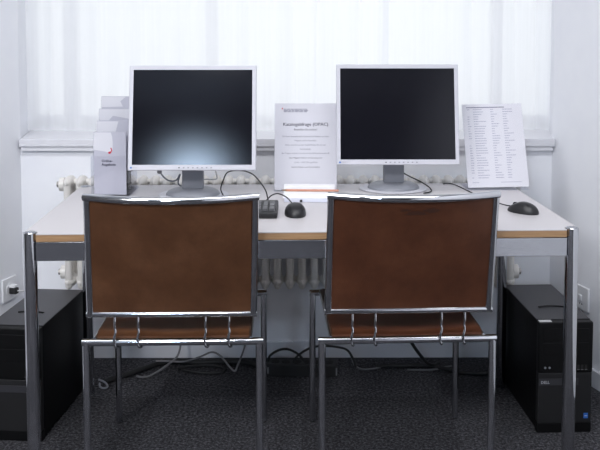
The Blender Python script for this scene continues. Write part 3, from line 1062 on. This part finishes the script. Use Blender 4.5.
# ------------------------------------------------------------------ sockets
def socket(name, loc, rz, label, kind):
    t = thing('wall_socket', label, 'socket', loc, (0, 0, rz), 'wall sockets')
    box('cover_plate', 'socket_white', t, -0.0425, 0.0425, -0.009, 0.0, -0.044, 0.044, 0.003)
    if kind == 'plug':
        cyl('socket_well', 'socket_white', t, (0, -0.009, 0), (0, 1, 0), 0.024, 0.004, 24)
    else:
        box('switch_button', 'socket_white', t, -0.014, 0.006, -0.0145, -0.008, -0.010, 0.012, 0.002)
        for dx in (-0.008, 0.006):
            cyl('contact_hole', 'dark_hole', t, (dx, -0.0092, -0.022), (0, 1, 0), 0.0028, 0.001, 10)
    return t
socket('l', (-1.1180, 3.285, 0.302), R(74), 'white wall socket with a black plug on the left wall above the tower', 'plug')
socket('r', (1.0372, 3.166, 0.302), R(-74), 'white wall socket with a small button on the right wall behind the desk leg', 'switch')
pl = thing('power_plug', 'black power plug with pale cable in the left wall socket', 'plug', (-1.1180, 3.285, 0.302), (0, 0, R(74)))
bm = bmesh.new()
add_box(bm, -0.011, 0.011, -0.042, -0.0115, -0.016, 0.008, 0.004, 2)
finish(bm, 'plug_body', 'black_rubber', pl)
box('plug_collar', 'socket_white', pl, -0.012, 0.012, -0.036, -0.0115, 0.0085, 0.018, 0.002)
tube('cable', 'pale_cable', pl, [(0.0, -0.042, -0.004), (0.012, -0.062, -0.006), (0.045, -0.075, -0.018), (0.085, -0.07, -0.045), (0.10, -0.045, -0.12), (0.10, -0.02, -0.22), (0.09, -0.016, -0.2985)], 0.0028, 8, 8)

# ------------------------------------------------------------------ power strip and floor cables
ps = thing('power_strip', 'black power strip on the carpet by the wall between the chairs', 'power strip', (0.002, 3.205, 0), (0, 0, R(-2.2)))
box('housing', 'black_rubber', ps, -0.133, 0.133, -0.030, 0.030, 0, 0.046, 0.004)
for k in range(6):
    cyl('outlet', 'dark_hole', ps, (-0.10 + 0.04 * k, 0, 0.0465), (0, 0, 1), 0.016, 0.002, 18)
box('end_label', 'grey_cable', ps, -0.131, -0.122, -0.0306, -0.029, 0.012, 0.036)
box('end_label', 'grey_cable', ps, 0.126, 0.131, -0.0306, -0.029, 0.008, 0.036)
def loose(pts, r, material, label):
    bm = bmesh.new()
    base = Vector((pts[0][0], pts[0][1], 0))
    add_tube(bm, [Vector(p) - base for p in pts], r, 8, 8)
    o = finish(bm, 'cable', material, angle=60)
    o.location = base
    return tag(o, label, 'cable', 'loose cables on the floor')
loose([(-0.715, 3.105, 0.012), (-0.695, 3.13, 0.012), (-0.650, 3.17, 0.012), (-0.60, 3.225, 0.012), (-0.54, 3.285, 0.012), (-0.47, 3.30, 0.012), (-0.39, 3.29, 0.012), (-0.30, 3.30, 0.012), (-0.20, 3.285, 0.012), (-0.148, 3.225, 0.013)], 0.0105, 'black_rubber', 'thick black cable bundle on the carpet from rear left desk leg to power strip')
loose([(-0.612, 3.178, 0.005), (-0.590, 3.165, 0.005), (-0.560, 3.180, 0.005), (-0.515, 3.225, 0.020), (-0.480, 3.275, 0.035), (-0.468, 3.300, 0.06), (-0.466, 3.32, 0.10), (-0.466, 3.335, 0.16), (-0.466, 3.335, 0.30)], 0.0040, 'grey_cable', 'grey cable curling up from the carpet towards the radiator below the left chair')
loose([(-0.555, 3.270, 0.026), (-0.50, 3.262, 0.028), (-0.445, 3.262, 0.027), (-0.393, 3.30, 0.030), (-0.346, 3.31, 0.045), (-0.309, 3.285, 0.038), (-0.272, 3.245, 0.012), (-0.250, 3.222, 0.005), (-0.240, 3.255, 0.020), (-0.222, 3.33, 0.055), (-0.212, 3.345, 0.11)], 0.0036, 'grey_cable', 'grey cable with a sharp V bend on the carpet below the left chair')
loose([(-0.45, 3.235, 0.006), (-0.38, 3.205, 0.006), (-0.31, 3.205, 0.006), (-0.29, 3.235, 0.006), (-0.33, 3.265, 0.010), (-0.41, 3.262, 0.010), (-0.47, 3.242, 0.008)], 0.0048, 'black_rubber', 'looped black cable lying on the carpet below the left chair seat')
loose([(-0.126, 3.200, 0.052), (-0.115, 3.20, 0.075), (-0.08, 3.22, 0.088), (-0.045, 3.225, 0.086), (-0.01, 3.21, 0.072), (0.010, 3.20, 0.050)], 0.0045, 'black_rubber', 'black cable arching over the left half of the power strip')
loose([(-0.03, 3.200, 0.050), (-0.01, 3.21, 0.072), (0.035, 3.225, 0.093), (0.085, 3.23, 0.098), (0.135, 3.235, 0.092), (0.175, 3.26, 0.070), (0.198, 3.25, 0.035), (0.205, 3.235, 0.012)], 0.0045, 'black_rubber', 'black cable arching over the right half of the power strip to the carpet')
loose([(0.190, 3.325, 0.030), (0.205, 3.265, 0.008), (0.228, 3.238, 0.005), (0.265, 3.240, 0.005), (0.300, 3.255, 0.006)], 0.0042, 'grey_cable', 'short grey cable hooked on the carpet right of the power strip')
loose([(0.285, 3.255, 0.009), (0.335, 3.262, 0.009), (0.40, 3.26, 0.009), (0.455, 3.268, 0.009), (0.53, 3.240, 0.009), (0.575, 3.205, 0.009), (0.64, 3.182, 0.009), (0.70, 3.185, 0.009)], 0.0075, 'black_rubber', 'black cable lying along the carpet below the right chair seat')
loose([(0.375, 3.20, 0.215), (0.395, 3.20, 0.150), (0.420, 3.21, 0.105), (0.4441, 3.215, 0.070), (0.475, 3.235, 0.030), (0.50, 3.255, 0.014), (0.53, 3.30, 0.007)], 0.0062, 'black_rubber', 'black cable hanging down to the carpet behind the right chair')
loose([(0.40, 3.235, 0.0045), (0.445, 3.232, 0.0045), (0.50, 3.236, 0.0045), (0.555, 3.262, 0.0045), (0.60, 3.275, 0.0045)], 0.0036, 'grey_cable', 'thin grey cable on the carpet under the hanging black cable')
loose([(-0.735, 3.105, 0.020), (-0.715, 3.09, 0.019), (-0.700, 3.075, 0.016), (-0.692, 3.055, 0.014), (-0.702, 3.042, 0.014), (-0.717, 3.046, 0.018), (-0.722, 3.062, 0.024)], 0.0036, 'grey_plastic', 'small dark grey cable ring at the foot of the rear left desk leg')
